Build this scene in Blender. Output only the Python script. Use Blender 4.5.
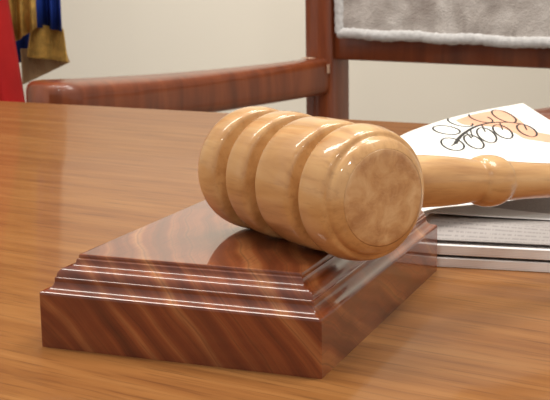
import bpy, bmesh, math, random
import numpy as np
from mathutils import Vector, Matrix, noise

random.seed(4)
for o in list(bpy.data.objects):
    bpy.data.objects.remove(o)
SC = bpy.context.scene
COL = SC.collection
T = 0.75                                   # height of the table top above the floor

def lin(r, g, b):
    f = lambda c: (c/12.92 if c <= .04045 else ((c+.055)/1.055)**2.4)
    return tuple(f(c/255.0) for c in (r, g, b)) + (1.0,)

# ------------------------------------------------------------------ camera
pitch, roll = 0.1914, -0.01524
fw = Vector((0, math.cos(pitch), -math.sin(pitch)))
rt0 = Vector((1, 0, 0)); up0 = rt0.cross(fw)
rt = rt0*math.cos(roll) + up0*math.sin(roll)
up = -rt0*math.sin(roll) + up0*math.cos(roll)
cd = bpy.data.cameras.new('camera')
cam = bpy.data.objects.new('camera', cd)
COL.objects.link(cam)
cam.matrix_world = Matrix(((rt.x, up.x, -fw.x, 0), (rt.y, up.y, -fw.y, 0), (rt.z, up.z, -fw.z, T+0.14519), (0, 0, 0, 1)))
cd.sensor_width = 36.0
cd.lens = 1219.85/550*36.0
cd.clip_start = .01
cd.dof.use_dof = True
cd.dof.focus_distance = 0.45
cd.dof.aperture_fstop = 78.0
SC.camera = cam

# ------------------------------------------------------------------ light
SC.view_settings.view_transform = 'Standard'
SC.view_settings.look = 'None'
SC.view_settings.gamma = 1
SC.view_settings.use_curve_mapping = False
SC.view_settings.exposure = 0.0
W = bpy.data.worlds.new('world'); SC.world = W
W.use_nodes = True
bg = W.node_tree.nodes['Background']
bg.inputs['Color'].default_value = (1.0, .96, .90, 1)
bg.inputs['Strength'].default_value = 0.60

def lamp(name, loc, size, power, target=None, color=(1.0, .95, .87), spread=180):
    ld = bpy.data.lights.new(name, 'AREA')
    ld.shape = 'DISK'; ld.size = size; ld.energy = power; ld.color = color
    lo = bpy.data.objects.new(name, ld); COL.objects.link(lo)
    lo.location = loc
    if target:
        lo.rotation_euler = (Vector(target)-Vector(loc)).to_track_quat('-Z', 'Y').to_euler()
    return lo
unseen_tube_lamp = lamp('unseen_ceiling_lamp', (-0.85, 0.95, T+1.95), 1.7, 30)
unseen_tube_lamp.data.shape = 'RECTANGLE'; unseen_tube_lamp.data.size_y = .26; unseen_tube_lamp.rotation_euler.z = -.38
lamp('unseen_ceiling_lamp', (0.95, 0.75, T+1.95), .9, 26)  # unseen lamp added at the right to weaken the block's shadow
lamp('unseen_ceiling_lamp', (0.2, 1.5, T+1.95), .5, 13)
lamp('unseen_ceiling_lamp', (-0.7, -1.6, T+1.95), .22, 11)
lamp('unseen_ceiling_lamp', (0.5, -1.6, T+1.95), .22, 11)
def added_spot(loc, target, power, angle):
    ld = bpy.data.lights.new('added_wall_spot', 'SPOT'); ld.energy = power; ld.color = (1, .95, .87)
    ld.spot_size = math.radians(angle); ld.spot_blend = 1.0; ld.shadow_soft_size = .06
    lo = bpy.data.objects.new('added_wall_spot', ld); COL.objects.link(lo); lo.location = loc
    lo.rotation_euler = (Vector(target)-Vector(loc)).to_track_quat('-Z', 'Y').to_euler()
added_spot((0.0, 1.95, T+1.95), (-.05, 2.55, T+.02), 95, 36)  # unseen spot added to make a pool of light on the wall

# ------------------------------------------------------------------ helpers
def link(o, parent=None):
    COL.objects.link(o)
    if parent: o.parent = parent
    return o
def thing(name, label, cat, loc=(0, 0, 0), rotz=0, group=None):
    o = bpy.data.objects.new(name, None); COL.objects.link(o)
    o.empty_display_size = .05
    o.location = loc; o.rotation_euler = (0, 0, rotz)
    o['label'] = label; o['category'] = cat
    if group: o['group'] = group
    return o
def mesh(name, verts, faces, mat, parent=None, smooth=True, loc=None):
    me = bpy.data.meshes.new(name)
    me.from_pydata([tuple(v) for v in verts], [], faces)
    me.validate()
    bm = bmesh.new(); bm.from_mesh(me)
    bmesh.ops.recalc_face_normals(bm, faces=bm.faces)
    bm.to_mesh(me); bm.free()
    if smooth:
        me.polygons.foreach_set('use_smooth', [True]*len(me.polygons))
    me.materials.append(mat)
    o = bpy.data.objects.new(name, me)
    if loc: o.location = loc
    return link(o, parent)
def sharp(o, deg=35):
    o.data.set_sharp_from_angle(angle=math.radians(deg))
    return o
def lathe_data(prof, n=96):
    """profile of (height along z, radius)"""
    v, f = [], []
    for z, r in prof:
        for k in range(n):
            a = 2*math.pi*k/n
            v.append((r*math.cos(a), r*math.sin(a), z))
    m = len(prof)
    for i in range(m-1):
        for k in range(n):
            f.append((i*n+k, i*n+(k+1) % n, (i+1)*n+(k+1) % n, (i+1)*n+k))
    f.append(tuple(range(n))); f.append(tuple((m-1)*n+k for k in range(n)))
    return v, f
def smooth_curve(pts, per=8):
    """Catmull-Rom through a list of points"""
    p = [np.array(q, float) for q in pts]; out = []
    for i in range(len(p)-1):
        a = p[max(i-1, 0)]; b = p[i]; c = p[i+1]; d = p[min(i+2, len(p)-1)]
        for k in range(per):
            t = k/per
            out.append(.5*((2*b)+(c-a)*t+(2*a-5*b+4*c-d)*t*t+(3*b-a-3*c+d)*t**3))
    out.append(p[-1]); return out
def box(name, x0, x1, y0, y1, z0, z1, mat, parent=None, bev=.003, seg=3):
    bm = bmesh.new()
    bmesh.ops.create_cube(bm, size=1)
    for v in bm.verts:
        v.co = Vector((x0+(v.co.x+.5)*(x1-x0), y0+(v.co.y+.5)*(y1-y0), z0+(v.co.z+.5)*(z1-z0)))
    if bev:
        bmesh.ops.bevel(bm, geom=list(bm.edges), offset=bev, segments=seg, affect='EDGES', profile=.5)
    me = bpy.data.meshes.new(name); bm.to_mesh(me); bm.free()
    me.polygons.foreach_set('use_smooth', [True]*len(me.polygons))
    me.materials.append(mat)
    o = link(bpy.data.objects.new(name, me), parent)
    return sharp(o, 40)
def grid(name, fn, nu, nv, mat, parent=None, thick=None):
    v, f, uv = [], [], []
    for j in range(nv+1):
        for i in range(nu+1):
            v.append(tuple(fn(i/nu, j/nv))); uv.append((i/nu, j/nv))
    for j in range(nv):
        for i in range(nu):
            a = j*(nu+1)+i; f.append((a, a+1, a+nu+2, a+nu+1))
    me = bpy.data.meshes.new(name); me.from_pydata(v, [], f)
    l = me.uv_layers.new(name='UVMap')
    for lp in me.loops: l.data[lp.index].uv = uv[lp.vertex_index]
    me.polygons.foreach_set('use_smooth', [True]*len(me.polygons))
    me.materials.append(mat)
    o = link(bpy.data.objects.new(name, me), parent)
    if thick:
        m = o.modifiers.new('thickness', 'SOLIDIFY'); m.thickness = thick; m.offset = -1 if thick > 0 else 1
        m.thickness = abs(thick)
    return o

# ------------------------------------------------------------------ materials
class NT:
    def __init__(s, name):
        s.m = bpy.data.materials.new(name); s.m.use_nodes = True
        s.t = s.m.node_tree; s.b = s.t.nodes['Principled BSDF']
    def n(s, kind, **kw):
        nd = s.t.nodes.new(kind)
        for k, v in kw.items():
            if k in nd.inputs: nd.inputs[k].default_value = v
            else: setattr(nd, k, v)
        return nd
    def l(s, a, b): s.t.links.new(a, b)
    def coord(s, rot=(0, 0, 0), scale=(1, 1, 1), out='Object'):
        tc = s.n('ShaderNodeTexCoord'); r = s.n('ShaderNodeMapping')
        r.inputs['Rotation'].default_value = rot
        m = s.n('ShaderNodeMapping'); m.inputs['Scale'].default_value = scale
        s.l(tc.outputs[out], r.inputs['Vector']); s.l(r.outputs[0], m.inputs['Vector'])
        return m.outputs[0]
    def noise(s, vec, scale=1, detail=4, rough=.5, dist=0):
        nd = s.n('ShaderNodeTexNoise'); s.l(vec, nd.inputs['Vector'])
        nd.inputs['Scale'].default_value = scale; nd.inputs['Detail'].default_value = detail
        nd.inputs['Roughness'].default_value = rough; nd.inputs['Distortion'].default_value = dist
        return nd.outputs['Fac']
    def ramp(s, fac, stops):
        nd = s.n('ShaderNodeValToRGB'); cr = nd.color_ramp
        while len(cr.elements) < len(stops): cr.elements.new(.5)
        for e, (p, c) in zip(cr.elements, stops): e.position = p; e.color = c
        s.l(fac, nd.inputs['Fac']); return nd.outputs['Color']
    def mix(s, fac, a, b, blend='MIX'):
        nd = s.n('ShaderNodeMix', data_type='RGBA', blend_type=blend)
        for sock, val in ((nd.inputs[0], fac), (nd.inputs[6], a), (nd.inputs[7], b)):
            if hasattr(val, 'links'): s.l(val, sock)
            else: sock.default_value = val
        return nd.outputs[2]
    def math(s, op, a, b=0.0):
        nd = s.n('ShaderNodeMath', operation=op)
        for sock, val in ((nd.inputs[0], a), (nd.inputs[1], b)):
            if hasattr(val, 'links'): s.l(val, sock)
            else: sock.default_value = val
        return nd.outputs[0]
    def bump(s, h, strength=.2, dist=.001):
        nd = s.n('ShaderNodeBump'); nd.inputs['Strength'].default_value = strength; nd.inputs['Distance'].default_value = dist
        s.l(h, nd.inputs['Height']); s.l(nd.outputs[0], s.b.inputs['Normal'])
    def fin(s, color, rough=.5, coat=0, coat_rough=.1, spec=.5, sheen=0):
        for k, v in (('Base Color', color), ('Roughness', rough)):
            if hasattr(v, 'links'): s.l(v, s.b.inputs[k])
            else: s.b.inputs[k].default_value = v
        s.b.inputs['Coat Weight'].default_value = coat
        s.b.inputs['Coat Roughness'].default_value = coat_rough
        s.b.inputs['Specular IOR Level'].default_value = spec
        s.b.inputs['Sheen Weight'].default_value = sheen
        return s.m

def mat_table():
    k = NT('satin oak veneer')
    v1 = k.coord(rot=(0, 0, .07), scale=(6, 85, 20))
    v2 = k.coord(rot=(0, 0, .07), scale=(22, 480, 60))
    v3 = k.coord(rot=(0, 0, .07), scale=(1.2, 7, 3))
    a = k.noise(v1, 1, 5, .55, .4); b = k.noise(v2, 1, 3, .6, .2); c = k.noise(v3, 1, 3, .5, .8)
    col = k.ramp(a, [(.22, lin(118, 72, 35)), (.5, lin(146, 97, 51)), (.78, lin(163, 115, 66))])
    col = k.mix(k.ramp(c, [(.35, (0, 0, 0, 1)), (.7, (1, 1, 1, 1))]), col, k.mix(.55, col, lin(128, 76, 37)))
    col = k.mix(k.ramp(b, [(.52, (0, 0, 0, 1)), (.72, (.5, .5, .5, 1))]), col, lin(70, 36, 18))
    return k.fin(col, .45, coat=.33, coat_rough=.10, spec=.08)
def mat_walnut():
    k = NT('lacquered walnut')
    # growth layers lean across the block
    tc = k.n('ShaderNodeTexCoord')
    warp = k.n('ShaderNodeTexNoise'); k.l(tc.outputs['Object'], warp.inputs['Vector'])
    warp.inputs['Scale'].default_value = 16; warp.inputs['Detail'].default_value = 2
    dot = k.n('ShaderNodeVectorMath', operation='DOT_PRODUCT'); k.l(tc.outputs['Object'], dot.inputs[0])
    dot.inputs[1].default_value = (.84, .40, .80)
    d = k.math('ADD', dot.outputs['Value'], k.math('MULTIPLY', warp.outputs['Fac'], .020))
    comb = k.n('ShaderNodeCombineXYZ'); k.l(d, comb.inputs[0])
    st = k.noise(comb.outputs[0], 105, 2, .5)
    fine = k.noise(k.coord(rot=(0, .75, 0), scale=(1400, 70, 70)), 1, 3, .6)
    blot = k.noise(tc.outputs['Object'], 22, 3, .5, .5)
    col = k.ramp(st, [(.34, lin(82, 34, 15)), (.46, lin(120, 55, 27)), (.54, lin(144, 76, 39)), (.66, lin(182, 118, 70))])
    st2 = k.noise(comb.outputs[0], 420, 2, .6)
    col = k.mix(k.ramp(st2, [(.50, (0, 0, 0, 1)), (.66, (.5, .5, .5, 1))]), col, lin(70, 30, 14))
    col = k.mix(k.ramp(blot, [(.38, (0, 0, 0, 1)), (.68, (.75, .75, .75, 1))]), col, lin(100, 46, 25))
    col = k.mix(k.ramp(fine, [(.5, (0, 0, 0, 1)), (.8, (.45, .45, .45, 1))]), col, lin(62, 30, 16))
    k.b.inputs['Coat IOR'].default_value = 1.5
    return k.fin(col, .4, coat=1.0, coat_rough=.04, spec=.25)
def mat_beech(end=False, name='varnished beech'):
    k = NT(name)
    if not end:
        a = k.noise(k.coord(scale=(90, 90, 14)), 1, 4, .55, .6)
        b = k.noise(k.coord(scale=(420, 420, 40)), 1, 3, .6)
        c = k.noise(k.coord(), 26, 3, .5)
        col = k.ramp(a, [(.25, lin(172, 122, 70)), (.5, lin(208, 161, 104)), (.75, lin(224, 184, 128))])
        col = k.mix(k.ramp(b, [(.52, (0, 0, 0, 1)), (.8, (.4, .4, .4, 1))]), col, lin(132, 84, 44))
        col = k.mix(k.ramp(c, [(.45, (0, 0, 0, 1)), (.75, (.4, .4, .4, 1))]), col, lin(172, 120, 68))
        return k.fin(col, .4, coat=.7, coat_rough=.06, spec=.4)
    a = k.noise(k.coord(), 120, 4, .6, .5)
    b = k.noise(k.coord(scale=(1, 1.6, 1)), 420, 3, .6, .6)
    col = k.ramp(a, [(.28, lin(166, 116, 72)), (.5, lin(198, 152, 102)), (.72, lin(218, 180, 132))])
    col = k.mix(k.ramp(b, [(.5, (0, 0, 0, 1)), (.75, (.4, .4, .4, 1))]), col, lin(210, 170, 124))
    k.bump(a, .35, .0006)
    return k.fin(col, .36, coat=.35, coat_rough=.2, spec=.45)
def mat_chairwood():
    k = NT('polished mahogany')
    a = k.noise(k.coord(scale=(40, 40, 5)), 1, 4, .6, .5)
    col = k.ramp(a, [(.3, lin(98, 43, 17)), (.55, lin(124, 59, 25)), (.8, lin(142, 75, 36))])
    return k.fin(col, .42, coat=.5, coat_rough=.08)
def mat_plain(name, rgb, rough=.6, var=.06, scale=20, spec=.4, bump=0, **kw):
    k = NT(name)
    a = k.noise(k.coord(), scale, 3, .55)
    c = lin(*rgb); d = tuple(x*(1-var*2) for x in c[:3])+(1,)
    if bump: k.bump(a, bump, .001)
    return k.fin(k.ramp(a, [(.3, d), (.7, c)]), rough, spec=spec, **kw)
def mat_plush():
    k = NT('grey plush')
    a = k.noise(k.coord(scale=(1, 1, .8)), 17, 5, .6, .5)
    b = k.noise(k.coord(), 420, 2, .6)
    col = k.ramp(a, [(.28, lin(146, 134, 127)), (.5, lin(188, 180, 174)), (.72, lin(214, 208, 203))])
    k.bump(b, .6, .004)
    return k.fin(col, .9, spec=.1, sheen=.4)
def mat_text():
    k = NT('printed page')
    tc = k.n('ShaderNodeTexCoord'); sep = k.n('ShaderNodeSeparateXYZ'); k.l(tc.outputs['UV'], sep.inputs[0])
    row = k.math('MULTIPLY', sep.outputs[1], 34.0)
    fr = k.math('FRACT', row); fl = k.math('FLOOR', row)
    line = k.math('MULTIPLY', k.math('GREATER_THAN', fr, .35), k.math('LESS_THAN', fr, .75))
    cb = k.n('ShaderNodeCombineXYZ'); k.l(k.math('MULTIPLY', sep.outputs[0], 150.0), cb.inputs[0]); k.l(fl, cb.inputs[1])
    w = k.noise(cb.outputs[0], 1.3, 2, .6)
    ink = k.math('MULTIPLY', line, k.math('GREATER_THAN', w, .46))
    col = k.mix(k.math('MULTIPLY', ink, .32), lin(164, 157, 154), lin(84, 80, 82))  # page grey has the shadow under the leaflet put into it
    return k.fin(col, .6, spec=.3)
def mat_sheaf():
    k = NT('edges of stacked paper')
    a = k.noise(k.coord(scale=(3, 3, 1500)), 1, 2, .5)
    col = k.ramp(a, [(.3, lin(226, 223, 222)), (.6, lin(250, 249, 248))])
    return k.fin(col, .65, spec=.3)
M = dict(table=mat_table(), walnut=mat_walnut(), beech=mat_beech(), beech_end=mat_beech(True, 'beech end grain'),
         mahogany=mat_chairwood(), plush=mat_plush(),
         hem=mat_plain('pale plush border', (205, 203, 202), .9, .12, 160, .1, .5),
         wall=mat_plain('warm white paint', (226, 220, 207), .85, .015, 3, .2),
         floor=mat_plain('beige floor tile', (176, 160, 140), .4, .08, 4),
         seat=mat_plain('grey seat cloth', (140, 128, 120), .9, .1, 60, .2),
         paper=mat_plain('coated white paper', (246, 244, 238), .45, .01, 10, .3),
         paper2=mat_plain('plain white paper', (226, 223, 222), .6, .02, 10, .3),
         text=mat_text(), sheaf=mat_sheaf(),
         gap_shade=mat_plain('charcoal gap shade', (58, 54, 54), .6, .1, 40),  # shade of the gap between the sheaves, put into a dark colour
         ink=mat_plain('black print ink', (38, 36, 36), .5, .1, 60),
         wash=mat_plain('salmon print wash', (240, 180, 148), .5, .12, 40),
         mark=mat_plain('faint pink print', (240, 222, 214), .5, .05, 60),
         red=mat_plain('red flag cloth', (176, 30, 30), .75, .12, 14, .2),
         blue=mat_plain('blue flag cloth', (34, 62, 150), .75, .15, 20, .2),
         shaded_fringe=mat_plain('taupe shaded fringe', (182, 152, 116), .8, .1, 30, .2),  # fringe of the rear fold, its shade put into the colour
         gold=mat_plain('gold fringe', (214, 172, 90), .6, .22, 90, .4, .6),
         chip=mat_plain('bare pale wood', (214, 176, 150), .6, .1, 80),
         metal=mat_plain('brass', (190, 150, 80), .3, .05, 20))
M['metal'].node_tree.nodes['Principled BSDF'].inputs['Metallic'].default_value = 1

# ------------------------------------------------------------------ setting
def structure(o):
    o['kind'] = 'structure'; return o
structure(box('floor', -6, 6, -4, 2.62, -.1, 0, M['floor'], bev=0))
structure(box('wall_back', -6, 6, 2.55, 2.67, 0, 2.75, M['wall'], bev=0))
structure(box('baseboard_back', -6, 6, 2.535, 2.55, 0, .1, M['mahogany'], bev=.003))

# ------------------------------------------------------------------ table
EDGE_AZ = math.atan2(-.487, .874)
tb = thing('table', 'wide oak veneer table with satin top that everything stands on', 'table', (-.074, 1.228, 0), EDGE_AZ)
box('tabletop', -1.3, 1.5, -1.45, 0, T-.032, T, M['table'], tb, bev=.004)
for sx in (-1.2, 1.4):
    for sy in (-1.38, -.07):
        box('leg', sx-.03, sx+.03, sy-.03, sy+.03, 0, T-.032, M['mahogany'], tb)
for yy in (-1.38, -.07):
    box('apron', -1.168, 1.368, yy-.012, yy+.012, T-.11, T-.032, M['mahogany'], tb, bev=.002)

# ------------------------------------------------------------------ sounding block
BLK_AZ = -.38071
blk = thing('sound_block', 'dark walnut sound block with stepped moulded edge under the gavel head', 'sound block', (.0156, .4132, T), BLK_AZ)
BA, BB = .1158, .1660                        # front face width, depth
prof = [(0, 0), (0, .0004), (0, .0209), (0, .0212), (.0002, .0219), (.0006, .0222), (.0009, .0223)]
def arc(cx, cz, r, a0, a1, n=9):
    return [(cx+r*math.cos(math.radians(a0+(a1-a0)*k/n)), cz+r*math.sin(math.radians(a0+(a1-a0)*k/n))) for k in range(n+1)]
prof += arc(.0010, .0258, .0034, -88, 0)                  # lower cove
prof += [(.0044, .0266), (.0045, .0270), (.0049, .0272)]
prof += arc(.0083, .0274, .0033, 178, 92)                 # rounded step
prof += arc(.0085, .0331, .0023, -86, 0, 7)               # upper cove
prof += [(.0109, .0334), (.0113, .0336), (.0115, .0339), (.0115, .0347), (.0117, .0351), (.0121, .03522), (.0125, .03522)]
def ring(d, z):
    r = max(.0008-d*.03, .0005); out = []
    x0, x1, y0, y1 = -BA+d, -d, d, BB-d
    for cx, cy, a0 in ((x1-r, y0+r, -90), (x1-r, y1-r, 0), (x0+r, y1-r, 90), (x0+r, y0+r, 180)):
        for q in range(5):
            a = math.radians(a0+q*22.5); out.append((cx+r*math.cos(a), cy+r*math.sin(a), z))
    return out
V, Fc = [], []
n = 20
for d, z in prof: V += ring(d, z)
for i in range(len(prof)-1):
    for k in range(n): Fc.append((i*n+k, i*n+(k+1) % n, (i+1)*n+(k+1) % n, (i+1)*n+k))
m0 = (len(prof)-1)*n
Fc.append(tuple(m0+k for k in range(n)))
Fc.append(tuple(range(n)))
body = sharp(mesh('body', V, Fc, M['walnut'], blk), 28)
wm = body.modifiers.new('normals', 'WEIGHTED_NORMAL'); wm.keep_sharp = True; wm.weight = 80

# ------------------------------------------------------------------ gavel
AX = Vector((.54991, -.83522, 0)); HD = Vector((.83522, .54991, 0))
FACE = Vector((.0390, .4355, T+.0611))
MID = FACE-AX*.0366
gv = thing('gavel', 'light beech wooden gavel with ringed head lying across the dark block', 'gavel', (MID.x, MID.y, T+.0352))
R = .0256
def groove(t0, t1, depth, r0, r1):
    # rounded shoulders, small square fillet, hollow floor
    w = t1-t0
    return [(t0-.0024, r0+.0003), (t0-.0014, r0), (t0-.0008, r0-.0003), (t0-.0003, r0-.0009), (t0, r0-.0021), (t0+.0001, r0-.0034), (t0+.0003, r0-.0039), (t0+.0010, r0-.0041),
            (t0+.0014, R-depth+.0012), (t0+w*.42, R-depth), (t0+w*.65, R-depth+.0003), (t1-.0011, R-depth+.0017), (t1-.0005, r1-.0041), (t1-.0001, r1-.0032), (t1, r1-.0022), (t1+.0003, r1-.0010), (t1+.0008, r1-.0004), (t1+.0015, r1), (t1+.0024, r1+.0003)]
# distance back from the striking face, radius
hp = [(-.0008, .0180), (-.0004, .0188), (.0002, .0196), (.0009, .0206), (.0018, .0214), (.0028, .0218), (.0037, .0219), (.0040, .0222), (.0042, .0229), (.0045, .0236), (.0051, .0241), (.0062, .0245), (.0085, .0251), (.0115, .0256), (.0140, .0257)]
hp += groove(.0184, .0252, .0112, .0253, .0250) + [(.0310, .0255), (.0366, .0256), (.0425, .0255)]
hp += groove(.0481, .0554, .0112, .0250, .0253) + [(.0600, .0257), (.0625, .0258), (.0650, .0257)]
hp += groove(.0692, .0780, .0125, .0253, .0252) + [(.0825, .0257), (.0850, .0258), (.0885, .0255), (.0905, .0249), (.0918, .0240), (.0926, .0226), (.0929, .0205), (.0930, .0180)]
v, f = lathe_data([(-t, r) for t, r in hp], 128)
head = sharp(mesh('head', v, f[:-2]+[f[-1]], M['beech'], gv), 50)
zax = AX; xax = Vector((0, 0, 1)).cross(zax).normalized(); yax = zax.cross(xax)
RH = Matrix((xax, yax, zax)).transposed().to_4x4()
ORG = Vector((MID.x, MID.y, T+.0352))
head.matrix_local = Matrix.Translation(FACE-ORG) @ RH
# slightly dished striking face
fp = [(.0006, .0182), (.0010, .0176), (.0012, .0160), (.0012, .0100), (.0011, .0050), (.0011, .0008)]
v, f = lathe_data(fp, 96)
face = mesh('striking_face', v, f, M['beech_end'], gv)
face.matrix_local = Matrix.Translation(FACE-ORG) @ RH
# handle: leaves the head level with its middle and dips toward the papers
hz = Vector((HD.x, HD.y, -.105)).normalized()
hx = Vector((0, 0, 1)).cross(hz).normalized(); hy = hz.cross(hx)
RHd = Matrix((hx, hy, hz)).transposed().to_4x4()
hpz = [(.018, .0085), (.022, .0090), (.030, .0101), (.040, .0108), (.050, .0109), (.060, .0106), (.068, .0101), (.074, .0095), (.0785, .0089), (.0795, .0090), (.0800, .0096),
       (.0815, .0104), (.0840, .0110), (.0870, .0112), (.0900, .0110), (.0925, .0104), (.0943, .0096), (.0950, .0090), (.0955, .0087), (.097, .0086), (.110, .0080), (.130, .0075), (.150, .0074), (.170, .0078), (.185, .0085),
       (.195, .0089), (.202, .0087), (.207, .0076), (.2095, .0055), (.2105, .0025)]
v, f = lathe_data(hpz, 64)
handle = mesh('handle', v, f, M['beech'], gv)
handle.matrix_local = Matrix.Translation(Vector((MID.x, MID.y, T+.0617))-ORG) @ RHd

# ------------------------------------------------------------------ papers
PEN = Vector((.961, -.277, 0)); PDN = Vector((.277, .961, 0))
PAZ = math.atan2(-.277, .961)
def sheaf(name, label, x0, x1, y0, y1, z0, z1, mat, rot=0):
    t = box(name, x0, x1, y0, y1, 0, z1-z0, mat, None, bev=.0003, seg=1)
    t.location = (.068, .5758, T+z0); t.rotation_euler = (0, 0, PAZ+rot)
    t['label'] = label; t['category'] = 'papers'
    return t
sheaf('paper_sheaf', 'lowest sheaf of white paper lying flat on the table', 0, .21, 0, .148, 0, .0046, M['sheaf'])
sheaf('gap_shade_sheet', 'thin dark sheet painting the shade between the two white paper sheaves', 0.001, .209, .0022, .146, .0046, .0060, M['gap_shade'], -.012)  # added dark sheet so the gap reads as shaded
sheaf('paper_sheaf', 'upper sheaf of white paper, right above the thin dark gap sheet', .0005, .21, .0008, .148, .0060, .0108, M['sheaf'], -.01)

def page(name, label, cat, fn, mat, nu=40, nv=24, th=.0003):
    o = grid(name, fn, nu, nv, mat, None, th)
    o.location = (0, 0, T)
    if label: o['label'] = label; o['category'] = cat
    return o
def lift(x): return max(0., 1-x/.55)**2
def text_pt(u, v):
    b = Vector((.0695, .5790, 0))+PEN*(u*.20)+PDN*(v*.143)
    q = min(v/.165, 1.0); q = q*q*(3-2*q)
    fall = 1-.6*max(v-.165, 0)/.835
    return (b.x, b.y, .0114+.0014*lift(v)*(1-q)+(.0010+.0062*(1-u)**1.6)*q*fall)
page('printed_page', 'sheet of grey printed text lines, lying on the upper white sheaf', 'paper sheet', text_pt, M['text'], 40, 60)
def blank_pt(u, v):
    b = Vector((.0715, .6030, 0)).lerp(Vector((.2000, .6000, 0)), u)+Vector((.02, 1, 0))*(v*.10)
    return (b.x, b.y, .0122+.0014*lift(v*.9)+(.0072*(1-u)**1.6+.0006)*(1-.55*v)*(1.0))
page('blank_sheet', 'blank unprinted sheet curling up between the text page and the illustrated leaflet', 'paper sheet', blank_pt, M['paper2'])

# leaflet: a curled sheet between four edge curves (table coordinates, metres)
NEAR=[(.0640,.590,.0205),(.0735,.590,.0242),(.0970,.592,.0267),(.1147,.597,.0272),(.1385,.603,.0300),(.1886,.620,.0365)]
FAR=[(.0640,.710,.0345),(.0766,.735,.0412),(.0967,.750,.0463),(.1254,.775,.0497),(.1642,.800,.0527)]
LEFT=[(.0640,.590,.0205),(.0625,.650,.0260),(.0640,.710,.0345)]
RIGHT=[(.1886,.620,.0365),(.1831,.700,.0410),(.1720,.755,.0470),(.1642,.800,.0527)]
def curve(pts):
    p=np.array(pts,float);d=np.r_[0,np.cumsum(np.linalg.norm(np.diff(p,axis=0),axis=1))];d/=d[-1]
    m=np.gradient(p,d,axis=0)
    def ev(t):
        i=min(max(np.searchsorted(d,t)-1,0),len(d)-2);h=d[i+1]-d[i];s=(t-d[i])/h
        return (2*s**3-3*s*s+1)*p[i]+(s**3-2*s*s+s)*h*m[i]+(3*s*s-2*s**3)*p[i+1]+(s**3-s*s)*h*m[i+1]
    return ev
cn,cf,cl,cr=curve(NEAR),curve(FAR),curve(LEFT),curve(RIGHT)
def S(u,v):
    a=(1-v)*cn(u)+v*cf(u);b=(1-u)*cl(v)+u*cr(v)
    q=(1-u)*(1-v)*cn(0)+u*(1-v)*cn(1)+(1-u)*v*cf(0)+u*v*cf(1)
    return a+b-q

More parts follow.
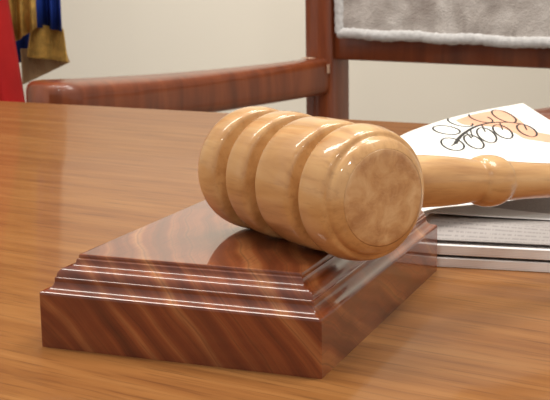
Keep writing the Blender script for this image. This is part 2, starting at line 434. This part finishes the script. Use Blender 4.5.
INK= {'stem': [(0.4304, 0.7053), (0.4602, 0.7429), (0.5169, 0.7889), (0.5958, 0.8276), (0.6689, 0.8399), (0.7351, 0.8307), (0.8011, 0.8006), (0.8531, 0.751)], 'leaf0': [(0.5066, 0.816), (0.4975, 0.8066), (0.4841, 0.8032), (0.4676, 0.8061), (0.4495, 0.8154), (0.4313, 0.8303), (0.4145, 0.8498), (0.4005, 0.8721), (0.3905, 0.8953), (0.3854, 0.9169), (0.3856, 0.9349), (0.3912, 0.9473), (0.4018, 0.9529), (0.4167, 0.9515), (0.4346, 0.9434), (0.4539, 0.9298), (0.4727, 0.9119), (0.4892, 0.8913), (0.5016, 0.8697), (0.509, 0.8489), (0.5106, 0.8305), (0.5066, 0.816)], 'leaf1': [(0.6139, 0.8748), (0.612, 0.8656), (0.6084, 0.8583), (0.6032, 0.853), (0.5966, 0.8499), (0.5887, 0.8491), (0.5798, 0.8507), (0.5702, 0.8546), (0.5602, 0.8607), (0.5501, 0.8688), (0.5401, 0.8788), (0.5306, 0.8903), (0.522, 0.9029), (0.5144, 0.9162), (0.5083, 0.9298), (0.5037, 0.9432), (0.5009, 0.9559), (0.5, 0.9674), (0.5011, 0.9773), (0.5042, 0.9852), (0.5091, 0.991), (0.5157, 0.9943)], 'leaf2': [(0.7283, 0.9092), (0.7319, 0.8946), (0.7336, 0.8807), (0.7334, 0.8683), (0.7313, 0.8577), (0.7273, 0.8494), (0.7218, 0.8438), (0.7149, 0.841), (0.7069, 0.8413), (0.6981, 0.8447), (0.6889, 0.8509), (0.6795, 0.8598), (0.6704, 0.8711), (0.662, 0.8842), (0.6545, 0.8986), (0.6484, 0.9136), (0.6439, 0.9287), (0.6413, 0.9432), (0.6408, 0.9563), (0.6425, 0.9676), (0.6462, 0.9765), (0.6518, 0.9825)], 'leaf3': [(0.8374, 0.8021), (0.8262, 0.793), (0.8139, 0.7917), (0.8015, 0.7984), (0.79, 0.8123), (0.7802, 0.8325), (0.773, 0.8571), (0.7691, 0.8841), (0.7689, 0.9111), (0.7727, 0.9358), (0.7801, 0.9557), (0.7906, 0.9692), (0.8032, 0.9748), (0.8166, 0.972), (0.8295, 0.961), (0.8407, 0.943), (0.8492, 0.9196), (0.8543, 0.8931), (0.8555, 0.8657), (0.8529, 0.8401), (0.8466, 0.8182), (0.8374, 0.8021)], 'leaf4': [(0.4531, 0.6469), (0.4423, 0.6342), (0.4294, 0.6279), (0.4155, 0.6287), (0.4018, 0.6365), (0.3892, 0.6508), (0.379, 0.6704), (0.3717, 0.6938), (0.3681, 0.7188), (0.3683, 0.7432), (0.3726, 0.7645), (0.3807, 0.7807), (0.3922, 0.7901), (0.4062, 0.792), (0.4213, 0.7864), (0.436, 0.7741), (0.4488, 0.7562), (0.4584, 0.7343), (0.4638, 0.7104), (0.4645, 0.6866), (0.4608, 0.6648), (0.4531, 0.6469)], 'leaf5': [(0.5402, 0.6036), (0.5289, 0.5944), (0.5174, 0.5925), (0.5065, 0.5982), (0.497, 0.6109), (0.4897, 0.6297), (0.4851, 0.6529), (0.4837, 0.6785), (0.4856, 0.7042), (0.4908, 0.7277), (0.499, 0.7469), (0.5096, 0.7598), (0.5219, 0.7654), (0.5345, 0.763), (0.5462, 0.7531), (0.5557, 0.7365), (0.562, 0.7148), (0.5645, 0.6901), (0.5631, 0.6645), (0.5581, 0.6403), (0.5502, 0.6193), (0.5402, 0.6036)], 'leaf6': [(0.6302, 0.6392), (0.6172, 0.6292), (0.6045, 0.6268), (0.5932, 0.6322), (0.5839, 0.645), (0.5776, 0.6642), (0.5746, 0.6881), (0.5752, 0.7147), (0.5795, 0.7417), (0.5873, 0.7666), (0.5981, 0.7871), (0.6109, 0.8012), (0.6247, 0.8076), (0.638, 0.8058), (0.6495, 0.7959), (0.6581, 0.7789), (0.6629, 0.7563), (0.6635, 0.7304), (0.6599, 0.7035), (0.6526, 0.6779), (0.6423, 0.6559), (0.6302, 0.6392)], 'leaf7': [(0.7229, 0.6436), (0.7112, 0.6345), (0.6997, 0.6327), (0.6894, 0.6382), (0.681, 0.6507), (0.6752, 0.6691), (0.6725, 0.6917), (0.6731, 0.7168), (0.677, 0.7421), (0.6839, 0.7654), (0.6934, 0.7844), (0.7048, 0.7974), (0.7171, 0.8032), (0.729, 0.8013), (0.7395, 0.7918), (0.7474, 0.7756), (0.752, 0.7542), (0.7528, 0.7295), (0.7497, 0.704), (0.7431, 0.6798), (0.7339, 0.6591), (0.7229, 0.6436)], 'leaf8': [(0.8351, 0.6126), (0.8238, 0.6037), (0.8128, 0.6015), (0.8028, 0.6062), (0.7947, 0.6174), (0.789, 0.634), (0.7864, 0.6548), (0.7869, 0.6779), (0.7907, 0.7013), (0.7974, 0.723), (0.8065, 0.7411), (0.8173, 0.7538), (0.829, 0.7598), (0.8405, 0.7586), (0.8505, 0.7502), (0.8582, 0.7354), (0.8627, 0.7158), (0.8634, 0.6931), (0.8605, 0.6695), (0.8543, 0.6469), (0.8455, 0.6274), (0.8351, 0.6126)], 'v0': [(0.5737, 0.8226), (0.5415, 0.7295)], 'v1': [(0.6529, 0.8317), (0.6325, 0.7561)], 'v2': [(0.7522, 0.8163), (0.7224, 0.7338)], 'v3': [(0.8515, 0.7484), (0.8277, 0.6844)], 'v4': [(0.5347, 0.7952), (0.5309, 0.7196)], 'v5': [(0.4304, 0.7053), (0.4033, 0.6973)]}
WASH= [(0.5442, 0.957), (0.6654, 0.9736), (0.7825, 0.9693), (0.8493, 0.947), (0.8643, 0.8387), (0.8572, 0.7359), (0.8595, 0.6376), (0.8977, 0.5811), (0.8502, 0.5083), (0.8047, 0.5527), (0.7622, 0.6046), (0.7546, 0.6867), (0.7179, 0.7743), (0.6244, 0.8393), (0.5602, 0.8932)]
MARKS= [(0.5692, 0.6177), (0.6003, 0.6143), (0.6203, 0.58), (0.6632, 0.5767), (0.6889, 0.5451), (0.7287, 0.5497), (0.5642, 0.5718), (0.5917, 0.5397), (0.6305, 0.5414), (0.6538, 0.5051), (0.7037, 0.5068), (0.5864, 0.5061), (0.6226, 0.4814), (0.7429, 0.5115)]

fly = page('leaflet', 'white curled leaflet with leaf branch drawing on a salmon patch, under the handle', 'leaflet', S, M['paper'], 60, 40)
def Sn(u, v):
    e = 1e-3
    p = Vector(S(u, v)); a = Vector(S(u+e, v))-Vector(S(u-e, v)); b = Vector(S(u, v+e))-Vector(S(u, v-e))
    nn = a.cross(b).normalized()
    return p, (nn if nn.z > 0 else -nn)
def ribbon(V, Fc, uv, w, lift_, w0=None):
    pts = smooth_curve(uv, 4); L = len(pts); base = len(V)
    P = [Sn(q[0], q[1]) for q in pts]
    for i in range(L):
        p, nn = P[i]
        t = (P[min(i+1, L-1)][0]-P[max(i-1, 0)][0]).normalized()
        s = nn.cross(t).normalized()
        ww = w if w0 is None else w0+(w-w0)*i/(L-1)
        V += [p+s*ww+nn*lift_, p-s*ww+nn*lift_]
    for i in range(L-1):
        a = base+2*i; Fc.append((a, a+1, a+3, a+2))
V, Fc = [], []
for k, q in INK.items():
    if k == 'stem': ribbon(V, Fc, q, .00060, .00022, .00130)
    elif k[0] == 'v': ribbon(V, Fc, q, .00048, .00022)
    else: ribbon(V, Fc, q, .00060, .00022)
e = mesh('leaf_emblem', V, Fc, M['ink'], fly); e['label'] = 'black line drawing of a branch with nine leaves'
# salmon wash: fan of small faces laid on the sheet
cu = sum(q[0] for q in WASH)/len(WASH); cv = sum(q[1] for q in WASH)/len(WASH)
ol = smooth_curve(WASH+[WASH[0]], 5)[:-1]
V, Fc = [], []; m = 8; L = len(ol)
for i in range(L):
    for j in range(m+1):
        t = .02+.98*j/m
        p, nn = Sn(cu+(ol[i][0]-cu)*t, cv+(ol[i][1]-cv)*t); V.append(p+nn*.00010)
for i in range(L):
    for j in range(m):
        a = i*(m+1)+j; b = ((i+1) % L)*(m+1)+j; Fc.append((a, a+1, b+1, b))
e = mesh('printed_wash', V, Fc, M['wash'], fly); e['label'] = 'pale salmon printed patch'
V, Fc = [], []
for (a, b) in MARKS:
    ribbon(V, Fc, [(a-.014, b+.004), (a, b+.006), (a+.014, b-.004)], .0011, .00012)
e = mesh('printed_marks', V, Fc, M['mark'], fly); e['label'] = 'faint pink printed marks'

# ------------------------------------------------------------------ armchair
CH_AZ = math.atan2(-.616, .787)
ch = thing('armchair', 'polished reddish wood armchair standing behind the table', 'armchair', (.089, 2.0, 0), CH_AZ)
W2 = .665
for x in (0, W2):
    box('back_post', x-.027, x+.027, -.026, .026, 0, T+.40, M['mahogany'], ch, bev=.005)
box('lower_back_rail', .024, W2-.024, -.016, .016, T-.008, T+.055, M['mahogany'], ch, bev=.004)
box('top_rail', .024, W2-.024, -.018, .018, T+.33, T+.40, M['mahogany'], ch, bev=.006)
box('back_panel', .024, W2-.024, -.008, .012, T+.055, T+.33, M['seat'], ch, bev=.003)
def arm(x, chips):
    V, Fc = [], []; n = 60; m = 28
    stations = []
    for i in range(n+1):
        t = i/n
        y = -.018-.600*t
        w = .022+.024*min(1, t/.75)**1.2
        ztop = T-.006+.013*t*t-.004*math.sin(math.pi*t)
        th = .058+.004*t
        bow = -.016*math.sin(math.pi*t)
        if t > .95:
            q = (t-.95)/.05; k = math.sqrt(max(1-q*q, .0)); w *= max(k, .45); 
            zt = th*.10*(1-k); ztop -= zt; th -= 2*zt
        stations.append((x+bow, y, ztop-th/2, w, th/2))
    for cx, y, cz, w, h in stations:
        for k in range(m):
            a = 2*math.pi*k/m
            ca, sa = math.cos(a), math.sin(a)
            V.append((cx+w*math.copysign(abs(ca)**.45, ca), y, cz+h*math.copysign(abs(sa)**.45, sa)))
    for i in range(n):
        for k in range(m): Fc.append((i*m+k, i*m+(k+1) % m, (i+1)*m+(k+1) % m, (i+1)*m+k))
    Fc.append(tuple(range(m))); Fc.append(tuple(n*m+k for k in range(m)))
    a = mesh('arm', V, Fc, M['mahogany'], ch)
    if chips:
        for (cx, cy, cz, sx, sy, sz) in ((-.012, -.036, T-.0055, .010, .006, .0008), (.0235, -.030, T-.022, .0010, .003, .007)):
            c = box('worn_chip', cx-sx, cx+sx, cy-sy, cy+sy, cz-sz, cz+sz, M['chip'], a, bev=.0004, seg=1)
            c['label'] = 'pale chip in the varnish'
    return a
arm(0, True); arm(W2, False)
for x in (0, W2):
    box('front_leg', x-.022, x+.022, -.545, -.500, 0, T-.045, M['mahogany'], ch, bev=.004)
box('seat', .022, W2-.022, -.55, -.02, T-.34, T-.27, M['seat'], ch, bev=.018, seg=4)
for y in (-.522, -.0): 
    box('seat_rail', .022, W2-.022, y-.012, y+.012, T-.39, T-.335, M['mahogany'], ch, bev=.003)

# plush throw hung over the chair back
fl = thing('plush_throw', 'grey plush throw with pale thick border hanging over the back of the armchair', 'throw', (.089, 2.0, 0), CH_AZ)
X0, X1 = .050, .630
def throw_path(s):
    """down the seat side, over the top rail, down the rear: s 0..1 -> (y, z)"""
    pts = [(-.030, T+.036), (-.030, T+.20), (-.030, T+.38), (-.027, T+.405), (0, T+.415), (.034, T+.405), (.036, T+.37), (.036, T+.20), (.036, T+.06)]
    c = smooth_curve(pts, 10); i = s*(len(c)-1); a = int(min(i, len(c)-2)); return c[a]*(1-(i-a))+c[a+1]*(i-a)
def throw_pt(u, v):
    y, z = throw_path(v)
    x = X0+(X1-X0)*u
    sgn = -1 if v < .5 else 1
    k = noise.noise(Vector((x*28, z*24, v*3)))*.004+noise.noise(Vector((x*90, z*90, 4)))*.0022
    zz = z-.010*u if v < .2 else z
    return (x, y+sgn*abs(k), zz)
o = grid('plush_cloth', throw_pt, 150, 130, M['plush'], fl, -.008)
def tube(name, pts, r, mat, parent, n=12, jitter=0, flat=1.0):
    V, Fc = [], []; L = len(pts); pts = [Vector(p) for p in pts]
    for i, p in enumerate(pts):
        t = (pts[min(i+1, L-1)]-pts[max(i-1, 0)]).normalized()
        s = t.cross(Vector((0, 1, 0))); s = (s if s.length > .1 else t.cross(Vector((0, 0, 1)))).normalized(); q = s.cross(t)
        for k in range(n):
            a = 2*math.pi*k/n; rr = r*(1+jitter*noise.noise(Vector((p.x*160+a, p.z*160, a*2))))
            V.append(p+s*math.cos(a)*rr+q*math.sin(a)*rr*flat)
    for i in range(L-1):
        for k in range(n): Fc.append((i*n+k, i*n+(k+1) % n, (i+1)*n+(k+1) % n, (i+1)*n+k))
    Fc.append(tuple(range(n))); Fc.append(tuple((L-1)*n+k for k in range(n)))
    return mesh(name, V, Fc, mat, parent)
hem = [(X0+(X1-X0)*i/160, -.040, T+.036-.010*i/160+.0010*math.sin(i*.21)) for i in range(161)]
e = tube('hem_border', hem, .0080, M['hem'], fl, 14, .25, .7); e['label'] = 'pale fluffy bottom border'
side = [(X0+.002, -.040, T+.036+.355*i/100) for i in range(101)]
e = tube('side_border', side, .0080, M['hem'], fl, 14, .25, .7); e['label'] = 'pale fluffy side border'

# ------------------------------------------------------------------ flags
def flag_cloth(name, x0, x1, y0, z0, z1, folds, amp, mat, parent, skew=0, seed=0, zfn=None):
    def fn(u, v):
        zb = z0 if zfn is None else zfn(u)
        z = zb+(z1-zb)*v
        x = x0+(x1-x0)*u+skew*(1-v)
        y = y0-amp*(.5+.5*math.sin(u*folds*2*math.pi+seed))+.01*math.sin(u*17+seed)
        return (x, y, z)
    return grid(name, fn, 90, 30, mat, parent, .002)
def pole(parent, h):
    v, f = lathe_data([(0, .10), (.012, .10), (.03, .08), (.05, .03), (.06, .017)], 40)
    mesh('pole_base', v, f, M['metal'], parent)
    v, f = lathe_data([(.05, .014), (h-.1, .014), (h-.09, .02), (h-.06, .022), (h-.03, .012), (h, .002)], 24)
    mesh('pole', v, f, M['metal'], parent)
rf = thing('red_flag', 'red flag hanging in folds at the left edge, in front of the gold fringed flag', 'flag', (-.50, 1.80, 0))
pole(rf, 2.3)
flag_cloth('flag_cloth', -.26, .002, -.035, .45, 2.0, 3.2, .045, M['red'], rf, skew=.17, seed=2.0)
bf = thing('blue_flag', 'blue flag with gold fringe hanging between the red flag and the wall', 'flag', (-.47, 2.05, 0))
pole(bf, 2.3)
flag_cloth('flag_cloth', .080, .131, -.045, T+.046, 2.0, 1.4, .02, M['blue'], bf, seed=.4, zfn=lambda u: T+.052-.009*u)
e = flag_cloth('edge_fringe', .036, .096, -.075, T+.03, 2.0, 1.2, .02, M['gold'], bf, seed=1.5, zfn=lambda u: T+.017+.034*u)
def flare(name, x0, x1, y, ztop, zbot, xb0, xb1, mat):
    def fn(u, v):
        a = x0+(x1-x0)*u; b = xb0+(xb1-xb0)*u
        return (b+(a-b)*v, y-.012*(.5+.5*math.sin(u*8))+.002*math.sin(u*140), zbot(u)+(ztop(u)-zbot(u))*v)
    return grid(name, fn, 120, 20, mat, bf, .002)
flare('hem_fringe', .080, .131, -.042, lambda u: T+.056-.010*u, lambda u: T+.002-.010*u, .070, .136, M['gold'])
flare('shaded_fringe', .056, .128, -.022, lambda u: T+.014, lambda u: T-.045+.036*u, .056, .136, M['shaded_fringe'])  # lower fringe, coloured as if in shade
flag_cloth('rear_fold', -.03, .084, .0, T-.30, 2.0, 1.5, .02, M['blue'], bf, seed=1.0, zfn=lambda u: T-.01)
